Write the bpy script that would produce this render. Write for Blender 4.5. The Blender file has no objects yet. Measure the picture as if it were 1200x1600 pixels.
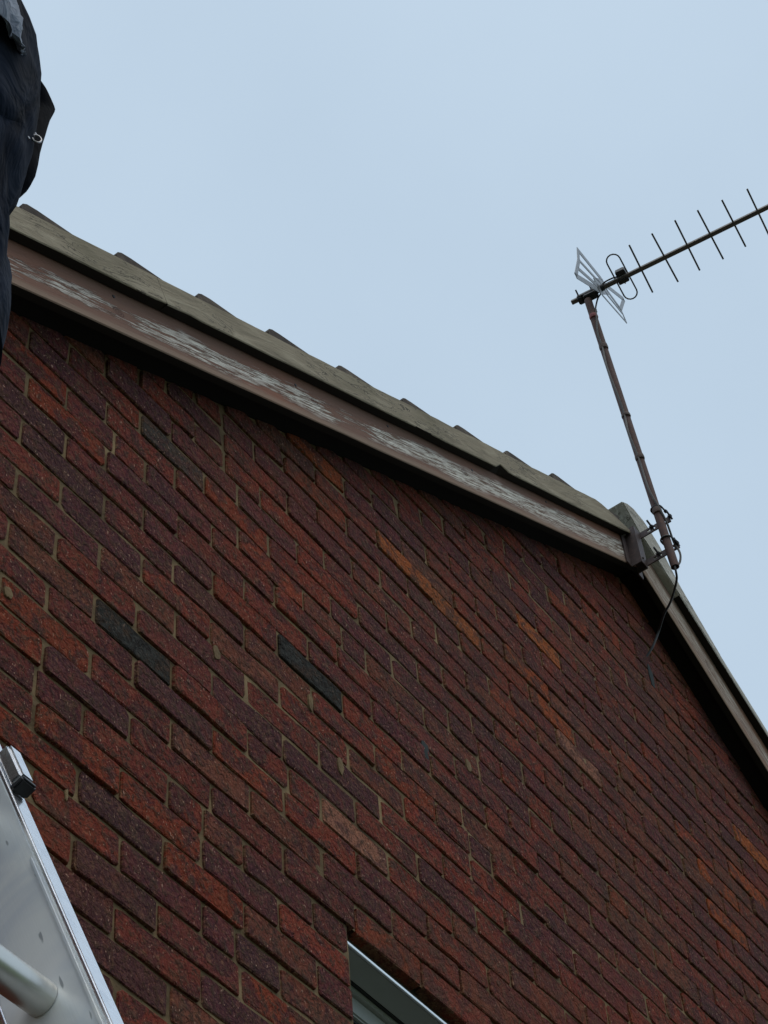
import bpy, bmesh, math, random
from mathutils import Vector, Matrix, Euler, noise
random.seed(7)
SC = bpy.context.scene
R = math.radians
# ------------------------------------------------------------------ camera
cam_d = bpy.data.cameras.new('camera'); cam = bpy.data.objects.new('camera', cam_d)
SC.collection.objects.link(cam); SC.camera = cam
cx = Vector((0.58738, -0.806718, -0.064732)); cy = Vector((-0.604968, -0.490795, 0.627003)); cz = Vector((-0.537585, -0.329129, -0.776323))
CAM = Vector((-1.863113, -1.78067, -2.475551))
cam.matrix_world = Matrix(((cx.x, cy.x, cz.x, CAM.x), (cx.y, cy.y, cz.y, CAM.y), (cx.z, cy.z, cz.z, CAM.z), (0, 0, 0, 1)))
cam_d.sensor_fit = 'VERTICAL'; cam_d.sensor_height = 24; cam_d.lens = 3335.35 / 1600 * 24
cam_d.clip_start = 0.05; cam_d.clip_end = 2000
SC.render.resolution_x = 768; SC.render.resolution_y = 1024
# ------------------------------------------------------------------ sky and sun
SUN_EL, SUN_AZ = 67, 206      # azimuth of the sun measured clockwise from +Y
W = bpy.data.worlds.new('World'); SC.world = W; W.use_nodes = True
nt = W.node_tree; nt.nodes.clear()
def N(t, typ, **kw):
    n = t.nodes.new(typ)
    for k, v in kw.items(): setattr(n, k, v)
    return n
out = N(nt, 'ShaderNodeOutputWorld'); bg = N(nt, 'ShaderNodeBackground'); bg.inputs[1].default_value = 0.1
sky = N(nt, 'ShaderNodeTexSky', sky_type='NISHITA', sun_disc=False)
sky.sun_elevation = R(SUN_EL); sky.sun_rotation = R(SUN_AZ); sky.air_density = 1.0; sky.dust_density = 3.0
tc = N(nt, 'ShaderNodeTexCoord')
nz = N(nt, 'ShaderNodeTexNoise'); nz.inputs['Scale'].default_value = 2.6; nz.inputs['Detail'].default_value = 5; nz.inputs['Roughness'].default_value = .5
nz2 = N(nt, 'ShaderNodeTexNoise'); nz2.inputs['Scale'].default_value = 1.1; nz2.inputs['Detail'].default_value = 3
nt.links.new(tc.outputs['Generated'], nz.inputs['Vector']); nt.links.new(tc.outputs['Generated'], nz2.inputs['Vector'])
ramp = N(nt, 'ShaderNodeValToRGB')
ramp.color_ramp.elements[0].position = .3; ramp.color_ramp.elements[0].color = (4.85, 6.15, 7.55, 1)
ramp.color_ramp.elements[1].position = .7; ramp.color_ramp.elements[1].color = (6.1, 7.5, 8.9, 1)
ad = N(nt, 'ShaderNodeMath', operation='ADD'); ml = N(nt, 'ShaderNodeMath', operation='MULTIPLY'); ml.inputs[1].default_value = .5
nt.links.new(nz.outputs['Fac'], ad.inputs[0]); nt.links.new(nz2.outputs['Fac'], ad.inputs[1]); nt.links.new(ad.outputs[0], ml.inputs[0])
nt.links.new(ml.outputs[0], ramp.inputs[0])
mx = N(nt, 'ShaderNodeMixRGB'); mx.inputs[0].default_value = .93
nt.links.new(sky.outputs[0], mx.inputs[1]); nt.links.new(ramp.outputs[0], mx.inputs[2])
nt.links.new(mx.outputs[0], bg.inputs[0]); nt.links.new(bg.outputs[0], out.inputs[0])
sd = bpy.data.lights.new('sun', 'SUN'); sd.energy = 1.1; sd.angle = R(45); sd.color = (1, .90, .76)
sun = bpy.data.objects.new('sun', sd); SC.collection.objects.link(sun)
sdir = Vector((math.sin(R(SUN_AZ)) * math.cos(R(SUN_EL)), math.cos(R(SUN_AZ)) * math.cos(R(SUN_EL)), math.sin(R(SUN_EL))))
sun.rotation_euler = sdir.to_track_quat('Z', 'Y').to_euler()
SC.view_settings.view_transform = 'Standard'; SC.view_settings.look = 'None'
SC.view_settings.exposure = 0; SC.view_settings.gamma = 1; SC.view_settings.use_curve_mapping = False
SC.render.engine = 'CYCLES'; SC.cycles.max_bounces = 6

# ------------------------------------------------------------------ helpers
C = SC.collection
def link(o, parent=None, M=None):
    C.objects.link(o)
    if parent is not None: o.parent = parent
    if M is not None: o.matrix_local = M
    return o
def mesh_obj(name, verts, faces, mat=None, parent=None, M=None, smooth=False):
    me = bpy.data.meshes.new(name); me.from_pydata([tuple(v) for v in verts], [], faces); me.update()
    if mat is not None: me.materials.append(mat)
    if smooth: me.polygons.foreach_set('use_smooth', [True] * len(me.polygons))
    return link(bpy.data.objects.new(name, me), parent, M)
def tag(o, label=None, cat=None, group=None, kind=None):
    if label: o['label'] = label
    if cat: o['category'] = cat
    if group: o['group'] = group
    if kind: o['kind'] = kind
    return o
def empty(name, loc=(0, 0, 0), parent=None, M=None):
    o = bpy.data.objects.new(name, None); o.empty_display_size = .1
    link(o, parent)
    if M is not None: o.matrix_local = M
    else: o.location = loc
    return o
class MB:
    """collects shapes into one mesh"""
    def __init__(s): s.v = []; s.f = []
    def add(s, v, f):
        n = len(s.v); s.v += [Vector(a) for a in v]; s.f += [tuple(i + n for i in g) for g in f]
        return s
    def box(s, c, d, M=None, bev=0):
        x, y, z = d[0] / 2, d[1] / 2, d[2] / 2
        if bev:
            bm = bmesh.new(); bmesh.ops.create_cube(bm, size=1)
            for v in bm.verts: v.co = Vector((v.co.x * d[0], v.co.y * d[1], v.co.z * d[2]))
            bmesh.ops.bevel(bm, geom=bm.edges[:], offset=bev, segments=2, affect='EDGES')
            bm.verts.index_update()
            v = [q.co.copy() for q in bm.verts]; f = [[q.index for q in g.verts] for g in bm.faces]; bm.free()
        else:
            v = [Vector((sx * x, sy * y, sz * z)) for sx in (-1, 1) for sy in (-1, 1) for sz in (-1, 1)]
            f = [(0, 1, 3, 2), (4, 6, 7, 5), (0, 4, 5, 1), (2, 3, 7, 6), (0, 2, 6, 4), (1, 5, 7, 3)]
        v = [(M @ q if M is not None else q) + Vector(c) for q in v]
        return s.add(v, f)
    def tube(s, pts, r, n=8, caps=True, closed=False):
        pts = [Vector(p) for p in pts]; m = len(pts); rr = r if hasattr(r, '__len__') else [r] * m
        v = []; prev = None
        for i, p in enumerate(pts):
            if closed: t = (pts[(i + 1) % m] - pts[i - 1]).normalized()
            else: t = (pts[min(i + 1, m - 1)] - pts[max(i - 1, 0)]).normalized()
            if prev is None:
                a = Vector((0, 0, 1)) if abs(t.z) < .9 else Vector((1, 0, 0)); u = t.cross(a).normalized()
            else: u = (prev - t * prev.dot(t)).normalized()
            prev = u; w = t.cross(u)
            v += [p + (u * math.cos(2 * math.pi * k / n) + w * math.sin(2 * math.pi * k / n)) * rr[i] for k in range(n)]
        f = []
        for i in range(m if closed else m - 1):
            j = (i + 1) % m
            f += [(i * n + k, i * n + (k + 1) % n, j * n + (k + 1) % n, j * n + k) for k in range(n)]
        if caps and not closed: f += [tuple(range(n))[::-1], tuple((m - 1) * n + k for k in range(n))]
        return s.add(v, f)
    def prism(s, poly, axis0, axis1, M=None):
        """poly in x-z, extruded in y from axis0 to axis1"""
        n = len(poly); v = [Vector((a, axis0, b)) for a, b in poly] + [Vector((a, axis1, b)) for a, b in poly]
        f = [tuple(range(n)), tuple(range(2 * n - 1, n - 1, -1))] + [(i, i + n, (i + 1) % n + n, (i + 1) % n) for i in range(n)]
        if M is not None: v = [M @ q for q in v]
        return s.add(v, f)
    def obj(s, name, mat, parent=None, M=None, smooth=False):
        o = mesh_obj(name, s.v, s.f, mat, parent, M)
        bm = bmesh.new(); bm.from_mesh(o.data); bmesh.ops.recalc_face_normals(bm, faces=bm.faces); bm.to_mesh(o.data); bm.free()
        if smooth:
            o.data.polygons.foreach_set('use_smooth', [True] * len(o.data.polygons))
            o.data.set_sharp_from_angle(angle=R(38))
        return o
def fbm(p, o=3): return noise.fractal(Vector(p), 1.0, 2.0, o)

# ------------------------------------------------------------------ materials
class Mat:
    def __init__(s, name, rough=.7, metal=0, spec=.5, col=(.5, .5, .5)):
        s.m = bpy.data.materials.new(name); s.m.use_nodes = True; s.t = s.m.node_tree
        s.b = s.t.nodes['Principled BSDF']; s.b.inputs['Roughness'].default_value = rough; s.b.inputs['Metallic'].default_value = metal
        s.b.inputs['Specular IOR Level'].default_value = spec; s.b.inputs['Base Color'].default_value = (*col, 1)
        s.co = None
    def n(s, typ, **kw): return N(s.t, typ, **kw)
    def l(s, a, b): s.t.links.new(a, b)
    def coords(s, which='Object', scale=(1, 1, 1), rot=(0, 0, 0), src=None):
        if src is None:
            if which == 'World': src = s.n('ShaderNodeNewGeometry').outputs['Position']
            else: src = s.n('ShaderNodeTexCoord').outputs[which]
        mp = s.n('ShaderNodeMapping'); mp.inputs['Scale'].default_value = scale; mp.inputs['Rotation'].default_value = rot
        s.l(src, mp.inputs['Vector']); return mp.outputs[0]
    def noise(s, vec, scale, detail=3, rough=.5, out='Fac', dist=0):
        n = s.n('ShaderNodeTexNoise'); n.inputs['Scale'].default_value = scale; n.inputs['Detail'].default_value = detail
        n.inputs['Roughness'].default_value = rough; n.inputs['Distortion'].default_value = dist; s.l(vec, n.inputs['Vector']); return n.outputs[out]
    def vor(s, vec, scale, feature='F1', out='Distance'):
        n = s.n('ShaderNodeTexVoronoi', feature=feature); n.inputs['Scale'].default_value = scale; s.l(vec, n.inputs['Vector']); return n.outputs[out]
    def ramp(s, fac, stops):
        n = s.n('ShaderNodeValToRGB'); e = n.color_ramp.elements
        while len(e) < len(stops): e.new(.5)
        for a, (p, c) in zip(e, stops): a.position = p; a.color = c if len(c) == 4 else (*c, 1)
        s.l(fac, n.inputs[0]); return n.outputs[0]
    def mask(s, fac, a, b):
        n = s.n('ShaderNodeMapRange', interpolation_type='SMOOTHSTEP'); n.inputs[1].default_value = a; n.inputs[2].default_value = b
        s.l(fac, n.inputs[0]); return n.outputs[0]
    def mix(s, fac, a, b, mode='MIX'):
        n = s.n('ShaderNodeMixRGB', blend_type=mode)
        for i, v in ((0, fac), (1, a), (2, b)):
            if hasattr(v, 'links'): s.l(v, n.inputs[i])
            else: n.inputs[i].default_value = v if i == 0 or len(v) == 4 else (*v, 1)
        return n.outputs[0]
    def math(s, op, a, b=0, c=None):
        n = s.n('ShaderNodeMath', operation=op)
        for i, v in enumerate((a, b) if c is None else (a, b, c)):
            if hasattr(v, 'links'): s.l(v, n.inputs[i])
            else: n.inputs[i].default_value = v
        return n.outputs[0]
    def bump(s, h, strength, dist, prev=None):
        n = s.n('ShaderNodeBump'); n.inputs['Strength'].default_value = strength; n.inputs['Distance'].default_value = dist
        s.l(h, n.inputs['Height'])
        if prev is not None: s.l(prev, n.inputs['Normal'])
        return n.outputs[0]
    def fin(s, col=None, nrm=None, rough=None):
        if col is not None: s.l(col, s.b.inputs['Base Color'])
        if nrm is not None: s.l(nrm, s.b.inputs['Normal'])
        if rough is not None: s.l(rough, s.b.inputs['Roughness'])
        return s.m

def brick_mat(single):
    k = Mat('brick_face' if single else 'brick_face_massed', .92, spec=.12)
    if single:
        oi = k.n('ShaderNodeObjectInfo'); base = oi.outputs['Color']; seed = oi.outputs['Alpha']
    else:
        at = k.n('ShaderNodeAttribute', attribute_name='tone'); base = at.outputs['Color']; seed = at.outputs['Alpha']
    pos = k.n('ShaderNodeNewGeometry').outputs['Position']
    cmb = k.n('ShaderNodeCombineXYZ'); k.l(k.math('MULTIPLY', seed, 37.0), cmb.inputs[1])
    va = k.n('ShaderNodeVectorMath', operation='ADD'); k.l(pos, va.inputs[0]); k.l(cmb.outputs[0], va.inputs[1]); vec = va.outputs[0]
    flat = k.coords(src=vec, scale=(1, 1, 1))
    n1 = k.noise(flat, 15, 5, .65, dist=.5); n2 = k.noise(flat, 60, 5, .65, dist=.6); n3 = k.noise(flat, 260, 3, .6)
    # mottled kiln colours: purple black flashes, orange sand faced ends
    c = k.mix(k.math('MULTIPLY', k.mask(n1, .47, .58), .80), base, (.054, .019, .025))
    warm = k.mix(.5, base, (.30, .075, .036))
    c = k.mix(k.math('MULTIPLY', k.mask(n1, .50, .34), .45), c, warm)
    c = k.mix(k.math('MULTIPLY', k.mask(n2, .52, .60), .72), c, (.020, .010, .012))
    c = k.mix(k.math('MULTIPLY', k.mask(n2, .44, .28), .5), c, k.mix(.5, base, (.50, .24, .13)))
    ed = k.n('ShaderNodeAttribute', attribute_name='edge').outputs['Fac']
    c = k.mix(k.math('MULTIPLY', k.math('MULTIPLY', ed, k.mask(n2, .40, .6)), .55), c, (.33, .20, .11))
    g3 = k.noise(flat, 170, 3, .7); c = k.mix(k.math('MULTIPLY', k.mask(g3, .52, .66), .55), c, (.02, .012, .012)); c = k.mix(k.math('MULTIPLY', k.mask(g3, .46, .33), .40), c, k.mix(.40, c, (.50, .24, .14)))
    dust = k.noise(k.coords(src=vec, scale=(1, 1, 1)), 42, 5, .75, dist=.8); c = k.mix(k.math('MULTIPLY', k.mask(dust, .54, .70), .42), c, (.27, .145, .085))
    # chips and lime specks
    sp = k.noise(k.coords(src=vec, scale=(1, 1, .55), rot=(0, R(35), 0)), 210, 2, .5)
    c = k.mix(k.math('MULTIPLY', k.mask(sp, .675, .715), .65), c, (.55, .34, .25))
    fog = k.noise(k.coords(src=pos), 1.7, 4, .6)
    c = k.mix(k.math('MULTIPLY', k.mask(fog, .50, .72), .30), c, (.095, .060, .036))       # grime film
    big = k.noise(k.coords(src=pos, scale=(1, 1, 1)), .95, 3, .5); c = k.mix(k.math('MULTIPLY', k.mask(big, .50, .68), .26), c, k.mix(.5, c, (.38, .070, .030)))
    hsv = k.n('ShaderNodeHueSaturation'); hsv.inputs['Saturation'].default_value = 1.06
    k.l(k.math('ADD', .72, k.math('MULTIPLY', n1, .62)), hsv.inputs['Value']); k.l(c, hsv.inputs['Color'])
    lum = k.n('ShaderNodeRGBToBW'); k.l(base, lum.inputs[0]); dk = k.mask(lum.outputs[0], .030, .014)
    slate = k.mix(k.mask(n2, .40, .62), (.050, .052, .046), (.012, .013, .012)); fin_c = k.mix(k.math('MULTIPLY', dk, k.math('ADD', .45, k.math('MULTIPLY', k.mask(n1, .42, .58), .45))), hsv.outputs[0], slate)
    pit = k.vor(k.coords(src=vec, scale=(1, 1, .6), rot=(0, R(35), 0)), 105)
    n35 = k.noise(flat, 34, 4, .6, dist=1.2); b = k.bump(n35, .8, .012); b = k.bump(n2, 1, .013, b); b = k.bump(pit, .7, .004, b); b = k.bump(n3, .8, .002, b)
    return k.fin(fin_c, b)
M_BRICK, M_BRICKS = brick_mat(True), brick_mat(False)

k = Mat('lime_mortar', .9, spec=.2); v = k.coords('World')
n1 = k.noise(v, 9, 4, .6); n2 = k.noise(v, 130, 4, .7)
c = k.ramp(n1, [(.3, (.085, .053, .027)), (.5, (.17, .112, .056)), (.7, (.31, .208, .105))]); c = k.mix(k.mask(n2, .55, .8), c, (.12, .08, .05))
c = k.mix(k.math('MULTIPLY', k.mask(k.noise(v, 2.3, 3), .55, .72), .2), c, (.14, .11, .07))
M_MORTAR = k.fin(c, k.bump(n2, .8, .004))

def board_mat(name, painted, seedv, paint=(.215, .122, .092), flake=(.80, .75, .67), lo=.22, hi=.60, amt=1.0):
    k = Mat(name, .8, spec=.12); o = k.coords('Object'); 
    sh = k.n('ShaderNodeVectorMath', operation='ADD'); k.l(o, sh.inputs[0]); sh.inputs[1].default_value = (seedv, 0, 0); o = sh.outputs[0]
    grain = k.noise(k.coords(src=o, scale=(.5, 6, 16)), 6.0, 8, .72, dist=.25)
    fine = k.noise(k.coords(src=o, scale=(.7, 6, 12)), 24, 6, .75)
    big = k.noise(k.coords(src=o, scale=(1, 1, 1)), 1.6, 3)
    sep = k.n('ShaderNodeSeparateXYZ'); k.l(o, sep.inputs[0])
    z = k.math('DIVIDE', sep.outputs['Z'], .145)
    zw = k.math('ADD', z, k.math('MULTIPLY', k.math('SUBTRACT', k.noise(k.coords(src=o, scale=(1, 1, 3)), 4, 4), .5), .32))
    band = k.math('MULTIPLY', k.mask(zw, lo - .13, lo + .07), k.mask(zw, hi + .07, hi - .09))
    c = k.mix(k.mask(big, .4, .65), paint, tuple(a * b for a, b in zip(paint, (1.22, .98, .88))))
    c = k.mix(k.math('MULTIPLY', k.mask(grain, .5, .75), .5), c, tuple(a * .55 for a in paint))
    thr = k.math('ADD', k.math('MULTIPLY', grain, .55), k.math('ADD', k.math('MULTIPLY', fine, .28), k.math('MULTIPLY', big, .25)))
    patch = k.mask(k.noise(k.coords(src=o, scale=(1, 1, 1.5)), 2.7, 2), .34, .50)
    pe = k.math('MULTIPLY', k.mask(k.math('ADD', thr, k.math('ADD', k.math('MULTIPLY', band, .08), k.math('ADD', k.math('MULTIPLY', patch, .075), k.math('MULTIPLY', k.mask(sep.outputs['X'], 3.4, 5.6), .105)))), .645, .670), band)
    flk = k.mix(k.mask(fine, .40, .6), (.16, .095, .065), flake)
    c = k.mix(k.math('MULTIPLY', k.mask(k.math('ADD', z, k.math('MULTIPLY', fine, .10)), .22, .12), .55), c, (.33, .245, .18))
    c = k.mix(k.math('MULTIPLY', pe, amt), c, flk)
    red = k.math('MULTIPLY', k.math('MULTIPLY', k.mask(thr, .55, .6), k.mask(thr, .66, .62)), band)
    c = k.mix(k.math('MULTIPLY', red, .5), c, (.15, .06, .05))
    # knots: rings with a dark eye, set along the plank
    kx = k.math('FRACT', k.math('DIVIDE', sep.outputs['X'], .83))
    kxx = k.math('DIVIDE', k.math('MULTIPLY', k.math('SUBTRACT', kx, .5), .83), .021)
    kz = k.math('DIVIDE', k.math('SUBTRACT', z, k.math('ADD', .46, k.math('MULTIPLY', k.math('SUBTRACT', big, .5), .7))), .085)
    kd = k.math('SQRT', k.math('ADD', k.math('POWER', k.math('ABSOLUTE', kxx), 2), k.math('POWER', k.math('ABSOLUTE', kz), 2)))
    km = k.math('MULTIPLY', k.mask(kd, 1.15, .75), k.math('ADD', .55, k.math('MULTIPLY', k.math('SINE', k.math('MULTIPLY', kd, 17)), .45)))
    c = k.mix(k.math('MULTIPLY', km, .75), c, (.06, .032, .028))
    b = k.bump(grain, .55, .004); b = k.bump(pe, .7, .0018, b); b = k.bump(fine, .4, .0012, b)
    return k.fin(c, b)
M_BARGE = board_mat('peeling_brown_paint', 1, 0.0)
M_BARGE_R = board_mat('peeling_brown_paint_right', 1, 13.3, paint=(.19, .125, .09), flake=(.60, .55, .47), lo=.22, hi=.74, amt=.8)

def trim_mat(name, a, b_, c_, rot, moss=(.12, .105, .055)):
    k = Mat(name, .8, spec=.25); o = k.coords('Object')
    g = k.noise(k.coords(src=o, scale=(1, 6, 7), rot=(0, R(rot), 0)), 5, 6, .62, dist=.9)
    f = k.noise(k.coords(src=o, scale=(1, 5, 9), rot=(0, R(rot), 0)), 30, 5, .7, dist=.4)
    bigg = k.noise(o, 3, 4)
    c = k.ramp(g, [(.25, a), (.5, b_), (.75, c_)])
    c = k.mix(k.math('MULTIPLY', k.mask(bigg, .5, .7), .4), c, moss)
    c = k.mix(k.math('MULTIPLY', k.mask(f, .58, .75), .6), c, (.09, .08, .05))
    cr = k.mask(k.math('ABSOLUTE', k.math('SUBTRACT', g, .54)), .014, .003)
    c = k.mix(k.math('MULTIPLY', cr, k.mask(bigg, .42, .52)), c, (.05, .04, .028))
    c = k.mix(k.math('MULTIPLY', k.mask(k.noise(o, 45, 3), .68, .74), .6), c, (.06, .05, .04))
    return k.fin(c, k.bump(f, .6, .003, k.bump(g, .7, .006)))
M_TRIM = trim_mat('algae_stained_timber', (.17, .138, .092), (.285, .232, .160), (.41, .345, .250), 24)
M_CAP = trim_mat('grey_weathered_mortar', (.30, .27, .225), (.46, .42, .365), (.60, .56, .50), -30, (.32, .29, .23))
k = Mat('concrete_tile', .85, spec=.25); o = k.coords('World'); n = k.noise(o, 14, 6, .7); f = k.noise(o, 120, 3)
c = k.ramp(n, [(.3, (.035, .026, .022)), (.5, (.075, .056, .044)), (.7, (.16, .125, .095))])
M_TILE = k.fin(c, k.bump(f, .5, .002, k.bump(n, .6, .006)))
M_BOARD_SHADE = Mat('board_shade', .9, spec=.1, col=(.022, .017, .013)).m  # shade of plank undersides and ends, put into the colour
M_SOFFIT = Mat('near_black_soffit', .9, spec=.1, col=(.012, .010, .009)).m  # near-black, deep shade under the verge included in the colour
k = Mat('dark_tarmac', .9); v = k.coords('World'); n = k.noise(v, .6, 6, .6)
M_GROUND = k.fin(k.ramp(n, [(.35, (.045, .045, .042)), (.65, (.085, .08, .072))]), k.bump(k.noise(v, 40, 4), .5, .01))
k = Mat('meadow', .95); v = k.coords('World'); n = k.noise(v, .25, 8, .7)
M_GRASS = k.fin(k.ramp(n, [(.35, (.05, .075, .025)), (.65, (.09, .12, .045))]))
def metal(name, col, rough, bumps=.3, metalness=1, dirt=None, amt=.5, sc=60):
    k = Mat(name, rough, metalness); o = k.coords('Object'); n = k.noise(o, sc, 5, .65); n2 = k.noise(o, sc * .25, 4)
    c = k.mix(k.math('MULTIPLY', k.mask(n, .48, .66), amt), col, dirt or tuple(a * .5 for a in col))
    r = k.math('ADD', rough - .06, k.math('MULTIPLY', n2, .16))
    return k.fin(c, k.bump(n, bumps, .0012), r)
M_MAST = metal('brown_oxide_steel', (.095, .050, .043), .7, .5, .1, (.15, .072, .052), .9)
M_BRKT = metal('dark_oxide_bracket', (.075, .05, .048), .6, .4, .15, (.13, .08, .07), .7)
M_AERIAL = metal('weathered_aluminium_rod', (.085, .075, .068), .5, .3, .5, (.05, .042, .04), .5, 120)
M_BOOM = metal('weathered_boom', (.14, .125, .115), .45, .3, .5, (.08, .07, .06), .6, 90)
M_REFL = metal('grey_reflector_plate', (.30, .31, .33), .5, .3, .6, (.18, .18, .19), .5, 90)
M_BLACK = metal('black_plastic', (.018, .018, .021), .45, .2, 0, (.03, .03, .033), .5)
M_CABLE = metal('grey_brown_coax', (.085, .075, .068), .5, .2, 0, (.05, .045, .042), .5)
M_CABLE_B = metal('black_coax', (.02, .02, .02), .5, .2, 0)
M_TAPE = metal('faded_red_tape', (.30, .09, .09), .7, .2, 0, (.2, .12, .11), .6)
M_TAPE_B = metal('brown_tape', (.10, .062, .05), .7, .5, 0, (.06, .038, .034), .8)
M_RING = metal('dull_ring_metal', (.30, .30, .32), .4, .3, .8)
M_GALV = metal('galvanised_bolt', (.5, .5, .48), .4, .3, .8)
M_UPVC = metal('grey_white_frame', (.40, .42, .40), .4, .1, 0, (.34, .36, .34), .3, 20)
M_LIP = metal('bright_trim_lip', (.86, .9, .9), .32, .02, .75, (.8, .84, .84), .2, 20)
M_GASKET = Mat('black_gasket', .6, col=(.012, .013, .012)).m
M_SEAL = Mat('brown_lintel_steel', .7, spec=.2, col=(.055, .045, .03)).m
k = Mat('window_glass', .03, spec=.8, col=(.015, .02, .025)); k.b.inputs['Coat Weight'].default_value = 1; M_GLASS = k.m
# brushed ladder aluminium with soft blotches, scratches
k = Mat('brushed_aluminium', .3, .35); o = k.coords('Object')
br = k.noise(k.coords(src=o, scale=(30, 30, 1)), 16, 4, .6); bl = k.noise(o, 7, 4, .55, dist=.8); sc_ = k.noise(k.coords(src=o, scale=(1, 1, .25), rot=(R(25), 0, 0)), 90, 2)
c = k.mix(k.mask(bl, .36, .66), (.74, .77, .82), (.97, .96, .93)); c = k.mix(k.math('MULTIPLY', k.mask(sc_, .70, .74), .7), c, (.22, .23, .25))
r = k.math('ADD', .24, k.math('MULTIPLY', bl, .28))
M_ALU = k.fin(c, k.bump(br, .12, .0008, k.bump(bl, .12, .006)), r)
M_ALU2 = metal('bright_aluminium_flange', (.95, .95, .97), .25, .25, 1, (.75, .78, .83), .5, 40)
M_RUNG = metal('dull_aluminium_tube', (.62, .61, .57), .30, .08, 1, (.5, .49, .46), .35, 25)
def cloth(name, col, dark, wr=9, amp=.02, sheen=.3):
    k = Mat(name, .95, spec=.08); k.b.inputs['Sheen Weight'].default_value = sheen; o = k.coords('Object')
    a = k.noise(k.coords(src=o, scale=(1.6, 1.6, .55), rot=(R(12), R(24), 0)), wr, 4, .55, dist=1.0); f = k.noise(o, 420, 2)
    c = k.mix(k.mask(a, .35, .65), dark, col)
    return k.fin(c, k.bump(f, .25, .0006, k.bump(a, .6, amp)))
M_TROUS = cloth('navy_work_cloth', (.014, .020, .036), (.003, .004, .008), 7, .05, .02)
M_SHIRT = cloth('slate_blue_overshirt', (.30, .34, .42), (.12, .14, .19), 14, .05, .2)
M_POCKET = cloth('black_pocket_cloth', (.005, .006, .011), (.003, .004, .007), 9, .02, .02)
M_SKIN = Mat('skin', .55, col=(.42, .25, .19)).m; M_HAIR = Mat('dark_hair', .6, col=(.03, .02, .015)).m; M_BOOT = Mat('tan_boot_leather', .6, col=(.12, .07, .035)).m
M_SOLE = Mat('rubber_sole', .8, col=(.02, .02, .02)).m
M_WHITE = Mat('eye_white', .3, col=(.7, .7, .68)).m; M_IRIS = Mat('iris', .2, col=(.05, .035, .02)).m; M_LIPS = Mat('lips', .5, col=(.32, .13, .11)).m
M_INNER = Mat('plain_render', .9, col=(.3, .29, .27)).m

# ------------------------------------------------------------------ setting: ground
GZ = -4.05
g = mesh_obj('ground', [(-900, -900, GZ - .004), (900, -900, GZ - .004), (900, 900, GZ - .004), (-900, 900, GZ - .004)], [(0, 1, 2, 3)], M_GRASS); tag(g, 'grass ground around the house', kind='structure')
g = mesh_obj('driveway', [(-5, -5, GZ), (9.5, -5, GZ), (9.5, -.0, GZ), (-5, -.0, GZ)], [(0, 1, 2, 3)], M_GROUND); tag(g, 'dark tarmac driveway beside the gable', kind='structure')

# ------------------------------------------------------------------ house
T = .613; COSA = 1 / math.sqrt(1 + T * T); SINA = T * COSA; ANG = math.atan(T)
XL, XR, XA = -2.5, 7.442, 2.471           # gable ends and apex
LC, RC = 1.227, 4.256                    # board bottom line: z = LC + T x   |   z = RC - T x
HEAD, JAMB, WX1, WZ0 = .1925, .755, 1.93, -.95
house = empty('brick_house', ((XL + XR) / 2, 4, GZ)); HI = Matrix.Translation(-house.location)
tag(house, 'dark red brick gable house with peeling brown bargeboards and tiled roof', 'house')
def rake(x): return min(LC + T * x, RC - T * x)
SOF = .020

# wall: the mortar face is a rough sheet, solid core behind it
wv, wf, idx = [], [], {}
ST = .04; nx = int((XR - XL) / ST); zb = -1.6; nzr = int((2.85 - zb) / ST)
xs_ = sorted(set([round(XL + i * (XR - XL) / nx, 5) for i in range(nx + 1)] + [JAMB + .004, WX1])); zs_ = sorted(set([round(zb + j * ST, 5) for j in range(nzr + 1)] + [HEAD + .004, WZ0]))
def wvert(i, j):
    if (i, j) not in idx:
        x, z = xs_[i], zs_[j]; z = min(z, rake(x) + SOF + .03)
        d = .0019 + .0038 * max(0, min(1, .08 + .9 * fbm((x * 2.1, 3, z * 2.1)) + .8 * fbm((x * 8, 7, z * 8)) + .20 * (x - .5)))
        wv.append((x, d, z)); idx[i, j] = len(wv) - 1
    return idx[i, j]
for i in range(len(xs_) - 1):
    for j in range(len(zs_) - 1):
        xm = (xs_[i] + xs_[i + 1]) / 2; zm = (zs_[j] + zs_[j + 1]) / 2
        if JAMB < xm < WX1 and WZ0 < zm < HEAD: continue
        if zs_[j] > min(rake(xs_[i]), rake(xs_[i + 1])) + SOF + .03: continue
        wf.append((wvert(i, j), wvert(i + 1, j), wvert(i + 1, j + 1), wvert(i, j + 1)))
zt = zs_[0]; n0 = len(wv); wv += [(XL, .008, GZ), (XR, .008, GZ), (XR, .008, zt), (XL, .008, zt)]; wf.append((n0, n0 + 1, n0 + 2, n0 + 3))
wall = empty('wall', (0, 0, 0), house); wall.matrix_local = HI
wall_m = mesh_obj('mortar', wv, wf, M_MORTAR, wall); wall_m['label'] = 'sandy buff mortar bed between the bricks'
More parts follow.
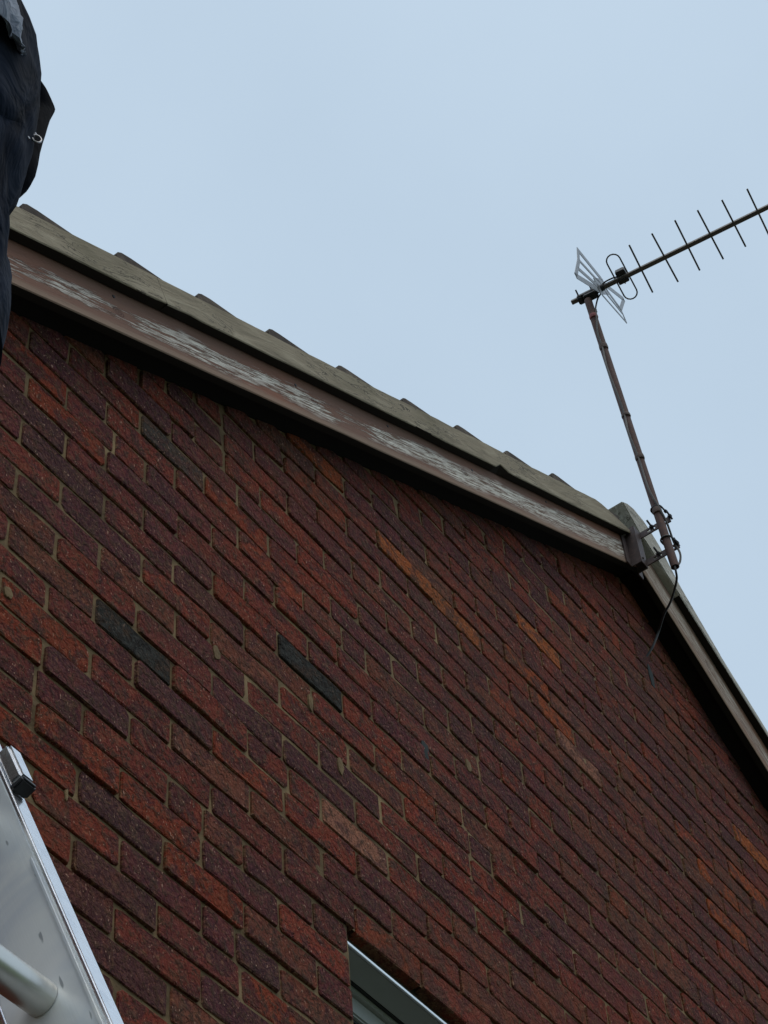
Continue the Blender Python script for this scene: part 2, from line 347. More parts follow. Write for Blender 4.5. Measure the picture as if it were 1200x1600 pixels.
# reveals and solid core
mb = MB()
mb.box(((XL + JAMB) / 2, .15, (WZ0 + HEAD) / 2), (JAMB - XL - .004, .24, HEAD - WZ0)); mb.box(((XR + WX1) / 2, .15, (WZ0 + HEAD) / 2), (XR - WX1, .24, HEAD - WZ0))
mb.box(((XL + XR) / 2, .15, (WZ0 + GZ) / 2), (XR - XL, .24, WZ0 - GZ))
mb.prism([(XL, HEAD + .06), (XR, HEAD + .06), (XR, rake(XR) + SOF), (XA, rake(XA) + SOF), (XL, rake(XL) + SOF)], .035, .27) if rake(XL) + SOF > HEAD + .06 else \
    mb.prism([((HEAD + .06 - SOF - LC) / T, HEAD + .06), ((RC - HEAD - .06 + SOF) / T, HEAD + .06), (XA, rake(XA) + SOF)], .035, .27)
mb.obj('wall_core', M_INNER, wall)
mb = MB()
for x in (XL + .12, XR - .12): mb.box((x, 4.2, (GZ + rake(XL)) / 2), (.24, 8, rake(XL) - GZ))
mb.prism([(XL, GZ), (XR, GZ), (XR, rake(XR)), (XA, rake(XA)), (XL, rake(XL))], 8.0, 8.2)
mb.obj('rear_walls', M_INNER, wall)
MB().box(((JAMB + WX1) / 2, .12, HEAD + .004), (WX1 - JAMB, .20, .006)).obj('lintel', M_SEAL, wall)

# measured joints of the real bond (course, half brick index, offset)
JO = [(0,0,-.003),(1,0,-.008),(-.5,-1,.001),(.5,-1,-.008),(.5,1,-.013),(1,2,-.001),(1.5,1,-.018),(2,0,-.015),(1.5,-1,-.014),(2.5,1,-.022),(3,0,-.023),(2.5,-1,-.027),(2,-2,-.025),(1,-2,-.019),(1.5,-3,-.019),(.5,-3,-.012),(1,-4,.01),(2,2,-.01),(2.5,3,.002),(1.5,3,.011),(3,4,.006),(2,4,.011),(3,2,-.024),(.5,3,.01),(1,4,.006),(1.5,5,.012),(.5,5,.013),(1,6,.005),(2,6,.005),(1.5,7,.014),(2,8,.008),(.5,7,.016),(1,8,.01),(1.5,9,.009),(.5,9,.021),(2,10,.004),(1,10,.007),(1.5,11,.015),(2,12,.009),(.5,11,.025),(1,12,.014),(.5,13,.022),(1.5,13,.014),(1,14,.002),(2,14,-.008),(.5,15,.003),(1.5,15,-.016),(1,16,-.01),(2,16,-.012),(1.5,17,-.047),(2,18,-.059),(2.5,19,-.056),(3.5,3,-.006),(4,4,.015),(3,4,.021),(3.5,5,.019),(4.5,5,.033),(4,6,.02),(3.5,7,.03),(4.5,7,.024),(4,8,.012),(5,8,.009),(4.5,9,-.009),(4.5,3,-.011),(5,4,.022),(5.5,5,.035),(5,6,.027),(6,6,.019),(5.5,7,.017),(6,8,.02),(6.5,9,-.009),(7,10,-.002),(8,10,.012),(7.5,11,-.011),(8.5,11,-.005),(8,12,.01),(9,12,.004),(8.5,13,-.008),(9,14,-.011),(7.5,9,-.008),(7,8,.016),(9.5,15,-.014),(10,16,-.024),(10.5,17,-.021),(11,18,-.028),(11.5,19,-.026)]
JP = [(a * .225, b * .075, c) for a, b, c in JO]
def joff(x, z):
    if x < -2 or x > 5 or z < -1.5: return 0
    sw = s = 0
    for a, b, c in JP:
        w = 1 / (.0008 + (a - x) ** 2 + (b - z) ** 2) ** 2; sw += w; s += w * c
    return s / sw
SPECIAL = [('orange', [(1.071,1.584),(1.294,1.587),(1.869,1.845),(3.078,1.941)]),
 ('redor', [(.847,1.621),(2.664,1.6),(2.732,1.461),(1.778,1.686),(1.836,1.596),(3.059,2.527),(2.947,1.715)]),
 ('red', [(.711,1.498),(-.195,.976),(-.086,.901),(-.16,.019),(.215,.085),(.311,-.01),(-.042,.081),(-.166,.229),(.527,1.135),(.875,.181)]),
 ('pink', [(1.831,1.508),(.752,.444)]), ('black', [(.133,.449),(.716,.835)]), ('grey', [(.217,1.119)]),
 ('purple', [(.1,.01),(-.023,-.253),(.137,-.266),(-.111,.744),(-.228,.844),(.054,-.162),(.469,-.072)])]
TONE = dict(orange=(.40, .115, .045), redor=(.33, .074, .032), red=(.225, .043, .027), pink=(.33, .145, .10), black=(.006, .010, .010), grey=(.042, .045, .042), purple=(.070, .028, .034))
LABEL = dict(orange='bright orange brick', redor='orange red brick', red='clean red brick', pink='pale pinkish brick', black='burnt black brick', grey='dark grey brick', purple='dark purple brick')
PAL = [((.180, .038, .032), 6), ((.145, .034, .034), 6), ((.105, .028, .037), 6), ((.215, .041, .030), 4), ((.155, .049, .036), 5), ((.080, .026, .036), 3), ((.25, .052, .031), 1), ((.17, .060, .042), 1)]
PALW = [c for c, w in PAL for _ in range(w)]
def brick_geom(poly, rnd, n_edge=None, depth=.1):
    """poly: convex outline (x,z) centred on 0; uneven arris, slightly domed face"""
    ring = []
    m = len(poly)
    for i in range(m):
        a, b = Vector(poly[i]), Vector(poly[(i + 1) % m]); L = (b - a).length
        k_ = max(1, round(L / .072)) if L > .09 else 1
        d = (b - a).normalized() if L > 1e-6 else Vector((1, 0)); nn = Vector((d.y, -d.x))
        e = min(rnd.choice((.003, .004, .006, .011)), L * .25)
        ring.append(a + d * e)
        for q in range(1, k_): ring.append(a.lerp(b, q / k_) + nn * rnd.uniform(-.0034, .0018))
        if m <= 4: ring.append(b - d * e)
    v, ed = [], []
    nr = len(ring)
    cen = sum(ring, Vector((0, 0))) / nr
    for p in ring: v.append((p.x, depth, p.y)); ed.append(1.)
    for p in ring: v.append((p.x, .0008 + rnd.uniform(-.0006, .0014), p.y)); ed.append(1.)
    for p in ring:
        q = p + (cen - p).normalized() * rnd.uniform(.0015, .0045); v.append((q.x, -.0008 + rnd.uniform(-.0013, .0009), q.y)); ed.append(.25)
    f = []
    for a0, b0 in ((0, nr), (nr, 2 * nr)):
        f += [(a0 + i, a0 + (i + 1) % nr, b0 + (i + 1) % nr, b0 + i) for i in range(nr)]
    f.append(tuple(2 * nr + i for i in range(nr)))
    return v, f, ed
def set_edge(me, ed):
    a = me.attributes.new('edge', 'FLOAT', 'POINT'); a.data.foreach_set('value', ed)
H = .0668
VAR = []
for s_ in range(20):
    rnd = random.Random(100 + s_)
    vv, ff, ee = brick_geom([(-.1075, -H / 2), (.1075, -H / 2), (.1075, H / 2), (-.1075, H / 2)], rnd)
    me = bpy.data.meshes.new('brick'); me.from_pydata(vv, [], ff); me.update(); me.materials.append(M_BRICK); set_edge(me, ee); VAR.append(me)
def clip(poly, a, b, c):      # keep a x + b z <= c
    o = []
    for i in range(len(poly)):
        p, q = poly[i], poly[(i + 1) % len(poly)]; dp = a * p[0] + b * p[1] - c; dq = a * q[0] + b * q[1] - c
        if dp <= 0: o.append(p)
        if dp * dq < 0:
            t = dp / (dp - dq); o.append((p[0] + t * (q[0] - p[0]), p[1] + t * (q[1] - p[1])))
    return o
def project(p):
    d = Vector(p) - CAM; z = -d.dot(cz)
    if z <= .1: return None
    return 600 + 3335.35 * d.dot(cx) / z, 800 - 3335.35 * d.dot(cy) / z
def hidden(u, v):            # behind the ladder stile or above the board
    return u < (v - 1170) * .42
bricks = []
n = math.ceil((GZ - 0) / .075)
while True:
    zc = n * .075; z0, z1 = zc - H / 2, zc + H / 2
    if zc > rake(XA) + SOF: break
    par = 0 if n % 2 == 0 else .5
    xs = []
    k0 = math.floor(XL / .225) - 1
    for q in range(k0, math.ceil(XR / .225) + 2):
        x = (q + par) * .225; rn = random.uniform(-.0035, .0035)
        xs.append(x + joff(x, zc) + rn)
    segs = []
    for a, b in zip(xs, xs[1:]): segs.append((a + .0046, b - .0046))
    # extra half bats where the real wall has them
    res = []
    for a, b in segs:
        a = max(a, XL); b = min(b, XR)
        if b - a < .03: continue
        if WZ0 - .02 < zc < HEAD:
            if a < JAMB < b or (a < JAMB and JAMB - b < .05 and b < JAMB):
                res.append((a, JAMB)) if JAMB - a > .05 else None
                if b > WX1: res.append((WX1, b))
                continue
            if a < WX1 < b:
                if b - WX1 > .05: res.append((WX1, b))
                continue
            if a >= JAMB and b <= WX1: continue
        res.append((a, b))
    for a, b in res:
        if random.random() < .035 and b - a > .2:
            m_ = (a + b) / 2 + random.uniform(-.03, .03); bricks.append((n, a, m_ - .005, z0, z1)); bricks.append((n, m_ + .005, b, z0, z1))
        else: bricks.append((n, a, b, z0, z1))
    n += 1
items = []
for (n, a, b, z0, z1) in bricks:
    dz = random.uniform(-.0012, .0012); z0 += dz; z1 += dz
    P = clip([(a, z0), (b, z0), (b, z1), (a, z1)], -T, 1, LC + SOF); P = clip(P, T, 1, RC + SOF) if len(P) > 2 else []
    if len(P) < 3: continue
    area = abs(sum(P[i][0] * P[(i + 1) % len(P)][1] - P[(i + 1) % len(P)][0] * P[i][1] for i in range(len(P)))) / 2
    if area < .0006: continue
    cut = area < (b - a) * (z1 - z0) * .995
    xc, zc = (a + b) / 2, (z0 + z1) / 2
    key = None
    for nm, pts in SPECIAL:
        for (x, z) in pts:
            if a - .005 <= x <= b + .005 and z0 - .004 <= z <= z1 + .004: key = nm
    if key: col = TONE[key]
    else:
        col = random.choice(PALW)
        if random.random() < .01 and (xc < -1 or xc > 3.4): col = (.05, .045, .048)
        s2 = random.uniform(.90, 1.12); col = tuple(.9 * c + .1 * m_ for c, m_ in zip(col, (.160, .038, .033))); col = tuple(c * s2 for c in col)
    yo = random.uniform(-.0028, .0006) + (-.003 if random.random() < .10 else 0)
    # projected size in the photograph, only for choosing which bricks stay single objects
    pr = [project((x, 0, z)) for x, z in P]
    ar = 0
    if all(pr):
        u = sum(q[0] for q in pr) / len(pr); v_ = sum(q[1] for q in pr) / len(pr)
        if -40 < u < 1240 and -40 < v_ < 1650 and not hidden(u, v_) and z1 < rake(xc) + SOF - .05:
            ar = abs(sum(pr[i][0] * pr[(i + 1) % len(pr)][1] - pr[(i + 1) % len(pr)][0] * pr[i][1] for i in range(len(pr)))) / 2
            if not (0 <= u <= 1200 and 0 <= v_ <= 1600): ar *= .4
    items.append([ar, P, cut, a, b, xc, zc, yo, col, key])
items.sort(key=lambda t: -t[0])
print('bricks', len(items), 'in view', sum(1 for t in items if t[0] > 0))
jv, jf, je, jc = [], [], [], []
for r_, (ar, P, cut, a, b, xc, zc, yo, col, key) in enumerate(items):
    rnd = random.Random(int(xc * 1000) * 31 + int(zc * 1000)); seed = rnd.random()
    eul = Euler((rnd.gauss(0, .014), 0, rnd.gauss(0, .007)))
    if r_ < 300:
        if not cut and b - a > .17:
            o = bpy.data.objects.new('brick', rnd.choice(VAR)); o.scale = ((b - a) / .215, 1, 1)
        else:
            vv, ff, ee = brick_geom([(x - xc, z - zc) for x, z in P], rnd)
            me = bpy.data.meshes.new('brick'); me.from_pydata(vv, [], ff); me.update(); me.materials.append(M_BRICK); set_edge(me, ee); o = bpy.data.objects.new('brick', me)
        o.color = (*col, seed); C.objects.link(o); o.parent = wall; o.location = (xc, yo, zc); o.rotation_euler = eul
        if key: o['label'] = LABEL[key]
    else:
        vv, ff, ee = brick_geom([(x - xc, z - zc) for x, z in P], rnd)
        Mx = Matrix.Translation((xc, yo, zc)) @ eul.to_matrix().to_4x4(); base = len(jv)
        jv += [tuple(Mx @ Vector(q)) for q in vv]; jf += [tuple(i + base for i in q) for q in ff]; je += ee; jc += [(*col, seed)] * len(vv)
jb = mesh_obj('brick_courses', jv, jf, M_BRICKS, wall); set_edge(jb.data, je)
a_ = jb.data.color_attributes.new('tone', 'FLOAT_COLOR', 'POINT'); a_.data.foreach_set('color', [c for q in jc for c in q])
jb['kind'] = 'stuff'; jb['label'] = 'remaining courses of dark red and purple bricks'

# smears of mortar and a slate chip bedded in the wall
PATCH = [(1.112, .926, .016, .026, 1, 'slate_chip', 1), (2.533, 2.335, .014, .050, 1, 'slate_chip', 2), (.672, .733, .008, .024, 0, 'mortar_smear', 3), (-.205, .298, .010, .014, 0, 'mortar_smear', 4), (.766, .616, .010, .022, 0, 'mortar_smear', 5), (-.030, -.046, .004, .012, 0, 'mortar_smear', 6), (1.93, 1.51, .012, .020, 0, 'mortar_smear', 7), (1.30, 1.02, .012, .018, 0, 'mortar_smear', 8), (.36, .62, .010, .020, 0, 'mortar_smear', 9)]
M_SLATE = Mat('slate_chip', .8, spec=.2, col=(.026, .032, .031)).m
for (x, z, w_, h_, m_, nm, sd_) in PATCH:
    nn_ = 14; vv = [(0, -.0062, 0)]
    for i in range(nn_):
        a = 2 * math.pi * i / nn_; q_ = 1 + .35 * fbm((math.cos(a) * 1.7, math.sin(a) * 1.7, sd_)); vv.append((w_ * math.cos(a) * q_, -.0045, h_ * math.sin(a) * q_))
    for i in range(nn_): vv.append((vv[1 + i][0] * 1.1, .008, vv[1 + i][2] * 1.1))
    ff = [(0, 1 + (i + 1) % nn_, 1 + i) for i in range(nn_)] + [(1 + i, 1 + (i + 1) % nn_, 1 + nn_ + (i + 1) % nn_, 1 + nn_ + i) for i in range(nn_)]
    mb_ = MB(); mb_.add(vv, ff); mb_.obj(nm, M_SLATE if m_ else M_MORTAR, wall, Matrix.Translation((x, 0, z)), True)

# ------------------------------------------------------------------ roof verge
def slope_M(x0, c, right=False):
    """local x runs along the rake (upwards on the left side, downwards on the right), z perpendicular to it"""
    if not right: return Matrix(((COSA, 0, -SINA, x0), (0, 1, 0, 0), (SINA, 0, COSA, c + T * x0), (0, 0, 0, 1)))
    return Matrix(((COSA, 0, SINA, x0), (0, 1, 0, 0), (-SINA, 0, COSA, c - T * x0), (0, 0, 0, 1)))
roof = empty('roof', (0, 0, 0), house); roof.matrix_local = HI
def rough_plank(name, outline, y0, y1, mat, M, parent, seed, nseg, amp=.0016, chips=0, label=None):
    """outline(t) -> (zlow, zhigh) along local x; slightly uneven long plank with softened arrises"""
    L0, L1, zf = outline
    v, f = [], []; sec = 0
    rnd = random.Random(seed)
    for i in range(nseg + 1):
        x = L0 + (L1 - L0) * i / nseg; zl, zh = zf(x)
        w = fbm((x * 2.3, seed, 0)) * amp; w2 = fbm((x * 3.1, seed, 5)) * amp; w3 = fbm((x * 17, seed, 9)) * amp * .8
        b = .0022
        chip = -min(0, fbm((x * 9, seed, 30)) + .35) * chips
        ring = [(y0 + b, zl + w + chip), (y0, zl + b + w + chip + w3), (y0 + w3 * .3, (zl + zh) / 2 + w), (y0, zh - b + w2 + w3), (y0 + b, zh + w2), (y1, zh + w2), (y1, zl + w)]
        sec = len(ring); v += [(x, a, z) for a, z in ring]
    for i in range(nseg):
        f += [(i * sec + k_, i * sec + (k_ + 1) % sec, (i + 1) * sec + (k_ + 1) % sec, (i + 1) * sec + k_) for k_ in range(sec)]
    f += [tuple(range(sec))[::-1], tuple(nseg * sec + k_ for k_ in range(sec))]
    m_ = MB(); m_.add(v, f); o = m_.obj(name, mat, parent, M)
    o.data.materials.append(M_BOARD_SHADE)
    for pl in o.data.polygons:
        if pl.normal.z < -.8 or abs(pl.normal.x) > .8: pl.material_index = 1  # faces turned down and end faces take the painted shade
    if label: o['label'] = label
    return o
LEN = (XA - XL + .35) / COSA
# bargeboards
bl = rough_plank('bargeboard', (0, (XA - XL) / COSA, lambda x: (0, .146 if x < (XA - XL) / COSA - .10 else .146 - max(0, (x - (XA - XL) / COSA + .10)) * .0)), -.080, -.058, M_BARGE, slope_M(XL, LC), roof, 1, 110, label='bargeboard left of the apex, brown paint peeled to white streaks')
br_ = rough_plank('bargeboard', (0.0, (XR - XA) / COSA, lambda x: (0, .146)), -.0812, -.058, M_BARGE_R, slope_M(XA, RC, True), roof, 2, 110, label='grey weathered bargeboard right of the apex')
# trim above: two lengths with a butt joint on the left rake
PH = .146 * COSA * 1.0
JX = (0.132 - XL) / COSA
tl0 = .121; tl1 = .197
EX = (2.455 - XL) / COSA
def trimz(x):
    # top end is cut level where the ridge cap starts
    X = XL + x * COSA
    return (tl0 - .006 * max(0, min(1, (X - 1.2))), tl1 - max(0, X - 2.28) * .38)
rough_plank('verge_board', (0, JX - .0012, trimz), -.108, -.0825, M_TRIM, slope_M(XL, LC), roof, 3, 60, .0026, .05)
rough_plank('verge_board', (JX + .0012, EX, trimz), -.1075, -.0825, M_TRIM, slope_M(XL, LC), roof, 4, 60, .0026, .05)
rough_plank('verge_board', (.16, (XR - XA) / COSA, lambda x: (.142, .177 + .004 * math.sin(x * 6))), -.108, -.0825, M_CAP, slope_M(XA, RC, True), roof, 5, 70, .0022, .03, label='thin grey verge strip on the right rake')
# weathered cap at the apex
cap = MB(); cap.prism([(2.379, 2.985), (2.415, 3.010), (2.460, 3.026), (2.523, 3.022), (2.56, 3.005), (2.612, 2.973), (2.662, 2.909), (2.714, 2.845), (2.798, 2.775), (2.915, 2.682), (2.915, 2.640), (2.70, 2.772), (2.50, 2.890), (2.470, 2.895)], -.1085, -.035)
co = cap.obj('ridge_end_cap', M_CAP, roof); co['label'] = 'pale grey weathered cap at the apex'
bmx = bmesh.new(); bmx.from_mesh(co.data); bmesh.ops.bevel(bmx, geom=[e for e in bmx.edges if e.calc_length() > .03], offset=.004, segments=2, affect='EDGES'); bmx.to_mesh(co.data); bmx.free()
# undercloak: near-black soffit strips between board and wall, set low to widen the eaves shade
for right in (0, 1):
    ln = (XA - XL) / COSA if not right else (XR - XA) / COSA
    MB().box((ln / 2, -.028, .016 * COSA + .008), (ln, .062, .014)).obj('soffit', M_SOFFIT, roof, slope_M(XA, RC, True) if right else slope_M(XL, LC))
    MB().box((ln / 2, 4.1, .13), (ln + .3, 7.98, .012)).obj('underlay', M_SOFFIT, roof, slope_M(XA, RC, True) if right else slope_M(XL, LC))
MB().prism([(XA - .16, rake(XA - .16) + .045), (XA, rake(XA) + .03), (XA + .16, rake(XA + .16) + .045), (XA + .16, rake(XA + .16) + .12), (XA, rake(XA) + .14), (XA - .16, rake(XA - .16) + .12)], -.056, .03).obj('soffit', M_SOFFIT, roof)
# tiles: lip positions of the verge tiles, measured; roll profile across
LIPS = [-.251, .031, .301, .569, .858, 1.159, 1.438, 1.72, 2.012]
while LIPS[0] > XL - .2: LIPS.insert(0, LIPS[0] - .285)
LIPS.append(2.28)
def tile_strip(L, y0, y1, ny, z_lip, z_end, seed, thick=.016):
    """one course of roll tiles between y0 and y1; x from 0 (lip) to L"""
    prof = [(-.004, -.034), (.001, -.018), (.010, -.008), (.026, -.002), (.06, 0), (L * .5, 0), (L, 0), (L + .03, 0)]
    v, f = [], []
    for j in range(ny + 1):
        y = y0 + (y1 - y0) * j / ny; ph = (y + .10) / .30
        roll = .006 * math.cos(ph * 2 * math.pi) - .006
        for (x, dz) in prof:
            s_ = max(0, min(1, x / L)); z = z_lip + (z_end - z_lip) * s_ + dz
            v.append((x + .002 * fbm((y * 9, seed, x)), y, z + roll * (1 if x > .03 else 1) + .0022 * fbm((x * 14 + seed, y * 9, 2))))
    m_ = len(prof)
    for j in range(ny): f += [(j * m_ + k_, j * m_ + k_ + 1, (j + 1) * m_ + k_ + 1, (j + 1) * m_ + k_) for k_ in range(m_ - 1)]
    n0 = len(v)
    # underside
    for j in range(ny + 1):
        y = y0 + (y1 - y0) * j / ny
        v += [(-.004, y, z_lip - .045), (L + .03, y, z_end - .016)]
    for j in range(ny):
        f.append((n0 + 2 * j, n0 + 2 * j + 2, n0 + 2 * j + 3, n0 + 2 * j + 1)); f.append((j * m_, (j + 1) * m_, n0 + 2 * j + 2, n0 + 2 * j)); f.append((j * m_ + m_ - 1, n0 + 2 * j + 1, n0 + 2 * j + 3, (j + 1) * m_ + m_ - 1))
    f.append(tuple(range(m_)) + (n0 + 1, n0)); b_ = ny * m_; f.append(tuple(range(b_ + m_ - 1, b_ - 1, -1)) + (n0 + 2 * ny, n0 + 2 * ny + 1))
    return v, f
ZL, ZE = .241, .190
strips = MB()
for i, x in enumerate(LIPS):
    nxt = LIPS[i + 1] if i + 1 < len(LIPS) else x + .14
    L = (nxt - x) / COSA
    v, f = tile_strip(L, -.094, .206, 8, ZL + random.uniform(-.003, .003) - (.03 if i == len(LIPS) - 1 else 0), ZE, i)
    m_ = MB(); m_.add(v, f); o = m_.obj('tile', M_TILE, roof, slope_M(x, LC))
    v, f = tile_strip(L, .208, 8.3, 216, ZL, ZE, i + .5); Mx = slope_M(x, LC); strips.add([Mx @ Vector(q) for q in v], f)
xr = XA + .06; i = 0
while xr < XR + .2:
    L = .275 / COSA; xe = xr + .275
    # on this side the lip points down the slope, away from the apex
    v, f = tile_strip(L, -.094, .206, 8, ZL - .048, ZE - .018, i + 50)
    Mx = slope_M(xr, RC, True) @ Matrix.Translation((L, 0, 0)) @ Matrix.Scale(-1, 4, (1, 0, 0))
    MB().add(v, f).obj('tile', M_TILE, roof).matrix_local = Matrix.Identity(4)
    o = C.objects[-1] if False else bpy.data.objects[[q.name for q in roof.children if q.name.startswith('tile')][-1]]
    for vv in o.data.vertices: vv.co = Mx @ vv.co
    o.data.flip_normals()
    v, f = tile_strip(L, .208, 8.3, 216, ZL - .01, ZE, i + 70); strips.add([Mx @ Vector(q) for q in v], f)
    xr = xe; i += 1
so = strips.obj('tile_courses', M_TILE, roof); so['kind'] = 'stuff'; so['label'] = 'rows of brown concrete tiles behind the verge'
MB().tube([(XA, .10, 2.955), (XA, 8.3, 2.955)], .055, 12).obj('ridge_tile', M_TILE, roof, smooth=True)
# nails in the bargeboards
for x, dz in ((-.02, .10), (.62, .094), (1.03, .105), (1.45, .09), (1.9, .105)):
    M_ = slope_M(x, LC)
    MB().tube([(0, -.0815, dz), (0, -.070, dz)], .0042, 8).obj('nail', M_BLACK, roof, M_)

# ------------------------------------------------------------------ window
win = empty('window', (0, 0, 0), house); win.matrix_local = HI; win['label'] = 'grey white framed window at the foot of the gable'
xa, xb = JAMB + .004, WX1 - .002; wx, wl = (xa + xb) / 2, xb - xa
def band(name, y0, y1, z0, z1, mat, inset=0, bev=.0015): return MB().box((wx, (y0 + y1) / 2, (z0 + z1) / 2), (wl - 2 * inset, y1 - y0, z1 - z0), bev=bev).obj(name, mat, win)
ZT = .1660
band('trim_lip', .009, .014, ZT - .0078, ZT, M_LIP, bev=.001); band('head_seal', .022, .10, ZT + .0006, HEAD - .001, M_SEAL, bev=0)
band('frame', .0145, .070, ZT - .0066, ZT - .0006, M_UPVC)
band('frame', .0785, .135, ZT - .016, ZT - .0012, M_UPVC)
band('drip_groove', .0705, .0780, ZT - .0075, ZT - .0055, M_GASKET, bev=0)
band('sash', .088, .130, ZT - .060, ZT - .0165, M_UPVC, .012, .004)
band('gasket', .098, .112, ZT - .0665, ZT - .0605, M_GASKET, .05, 0)
for x in (xa + .025, xb - .025): MB().box((x, .095, (WZ0 + ZT - .02) / 2), (.05, .08, ZT - .02 - WZ0), bev=.003).obj('frame', M_UPVC, win)
MB().box((wx, .095, WZ0 + .05), (wl - .1, .08, .07), bev=.003).obj('frame', M_UPVC, win)
MB().box((wx, .108, (WZ0 + ZT) / 2), (wl - .1, .006, ZT - WZ0 - .15)).obj('glass', M_GLASS, win)
MB().box((wx, .03, WZ0 - .01), (wl + .06, .2, .03), bev=.004).obj('sill', M_UPVC, win)

# ------------------------------------------------------------------ aerial
aer = empty('tv_aerial', (2.397, -.222, 2.58)); AI = Matrix.Translation(-aer.location)
tag(aer, 'rooftop TV aerial on a leaning brown mast bracketed to the gable apex', 'aerial')
m0, m1 = Vector((2.397, -.222, 2.578)), Vector((2.228, -.222, 3.905)); ax = (m1 - m0).normalized()
def mp(t): return m0 + (m1 - m0) * t
mb = MB(); n_ = 20; RM = .0138
ring_o = [mp(0) + Vector((math.cos(a) * RM, math.sin(a) * RM, 0)) for a in [2 * math.pi * k_ / n_ for k_ in range(n_)]]
mb.tube([m0, m1], RM, n_, caps=False); mb.tube([m0, m0 + ax * .06], RM * .82, n_, caps=False)
nb = len(mb.v)
for k_ in range(n_):   # rim of the open tube end
    mb.f.append((k_, (k_ + 1) % n_, 2 * n_ + (k_ + 1) % n_, 2 * n_ + k_))
mb.obj('mast', M_MAST, aer, AI, True)
MB().tube([m0 + ax * .05, m0 + ax * .055], RM * .8, 12).obj('mast_plug', M_BLACK, aer, AI)
# bracket
br0 = empty('bracket', (0, 0, 0), aer); br0.matrix_local = AI
side = Vector((ax.z, 0, -ax.x))           # to the right, square to the mast
FR = Matrix.Identity(3)
def bb(name, c, d, mat=M_BRKT, bev=.0008): return MB().box(c, d, FR, bev).obj(name, mat, br0)
ZB0, ZB1 = 2.672, 2.852; zb_ = (ZB0 + ZB1) / 2
bb('flange', (2.372, -.0838, zb_ - .006), (.030, .004, ZB1 - ZB0 - .012)); bb('flange', (2.444, -.0838, zb_), (.030, .004, ZB1 - ZB0))
bb('channel_side', (2.387, -.102, zb_), (.0035, .034, ZB1 - ZB0)); bb('channel_side', (2.4245, -.102, zb_), (.0035, .034, ZB1 - ZB0))
bb('channel_face', (2.4058, -.1205, zb_), (.041, .004, ZB1 - ZB0))
for s_ in (2.834, 2.697):
    c = Vector((2.4245, 0, s_))
    mb = MB(); hh = .027; y0, y1 = -.1228, (-.238 if s_ > 2.8 else -.244); yy = [y0, -.150, -.161, -.168, -.180, -.214, -.226, y1]
    # flat bar with slots
    for a, b, full in zip(yy, yy[1:], (1, 0, 1, 0, 1, 0, 1)):
        cy_ = (a + b) / 2; w_ = abs(b - a)
        if full: mb.box((c.x, cy_, c.z), (.0045, w_, hh), FR)
        else:
            for t_ in (1, -1): mb.box(Vector((c.x, cy_, c.z + t_ * .0095)), (.0045, w_, .007), FR)
    mb.obj('arm', M_BRKT, br0)
    # U bolt round the mast plus a clamp strip on its far side
    mc = m0 + ax * ((c.z - m0.z) / ax.z); u_ = MB(); pts = []
    hw = .0178
    for t_ in (-1, 1):
        pass
    pts = [mc + side * .036 + Vector((0, hw, 0)), mc + side * .0 + Vector((0, hw, 0))]
    for k_ in range(9):
        a = math.pi * k_ / 8; pts.append(mc + side * (-math.sin(a) * .0168) + Vector((0, math.cos(a) * hw, 0)))
    pts += [mc + side * .036 + Vector((0, -hw, 0))]
    u_.tube([p_ + ax * .004 for p_ in pts], .0032, 8).obj('u_bolt', M_BLACK, br0, smooth=True)
    for t_ in (-1, 1): MB().tube([mc + side * .027 + ax * .004 + Vector((0, hw * t_, 0)), mc + side * .034 + ax * .004 + Vector((0, hw * t_, 0))], .0062, 6).obj('nut', M_BLACK, br0)
    for yb, L_ in ((.052, .030), (-.0185, .022)):
        q_ = Vector((c.x, mc.y + yb, c.z)) + ax * .004
        MB().tube([q_ + side * -L_ + ax * .014, q_ + side * .010], .0034, 6).obj('bolt', M_BLACK, br0)
        MB().tube([q_ + side * -.010 + ax * .004, q_ + side * -.002], .0072, 6).obj('nut', M_BLACK, br0)
MB().tube([(2.371, -.0858, 2.818), (2.371, -.094, 2.818)], .0065, 6).obj('bolt', M_GALV, br0)
MB().tube([(2.400, -.1225, 2.70), (2.400, -.126, 2.70)], .004, 6).obj('bolt', M_BRKT, br0)
# boom and elements
bv = Vector((.124, -.9923, 0)).normalized(); ev = Vector((.959, .12, -.258)); ev = (ev - bv * ev.dot(bv)).normalized(); wv_ = ev.cross(bv)
PB = Vector((2.236, -.222, 3.949))
BF = Matrix((ev, bv, wv_)).transposed()
def ep(b, e=0, w=0): return PB + bv * b + ev * e + wv_ * w
BM = lambda c, d, bev=0: MB().box(c, d, BF, bev)
bm_ = BM(ep(.46), (.0155, 1.048, .0155), .0015); bm_.obj('boom', M_BOOM, aer, AI)
spx = [(.2133, .199), (.3071, .206), (.3971, .208), (.4862, .205), (.5767, .195), (.6692, .193), (.76, .19), (.85, .188), (.94, .186)]
for q, (b, L) in enumerate(spx):
    rr = random.Random(q); sk = rr.gauss(0, .02) + (.05 if q == 3 else 0); sw = rr.gauss(0, .014)
    d = (ev + bv * sw + wv_ * sk * .5).normalized()
    c = ep(b, rr.uniform(-.003, .004)); MB().tube([c - d * L / 2, c + d * L / 2], .0033, 8).obj('director', M_AERIAL, aer, AI, True)
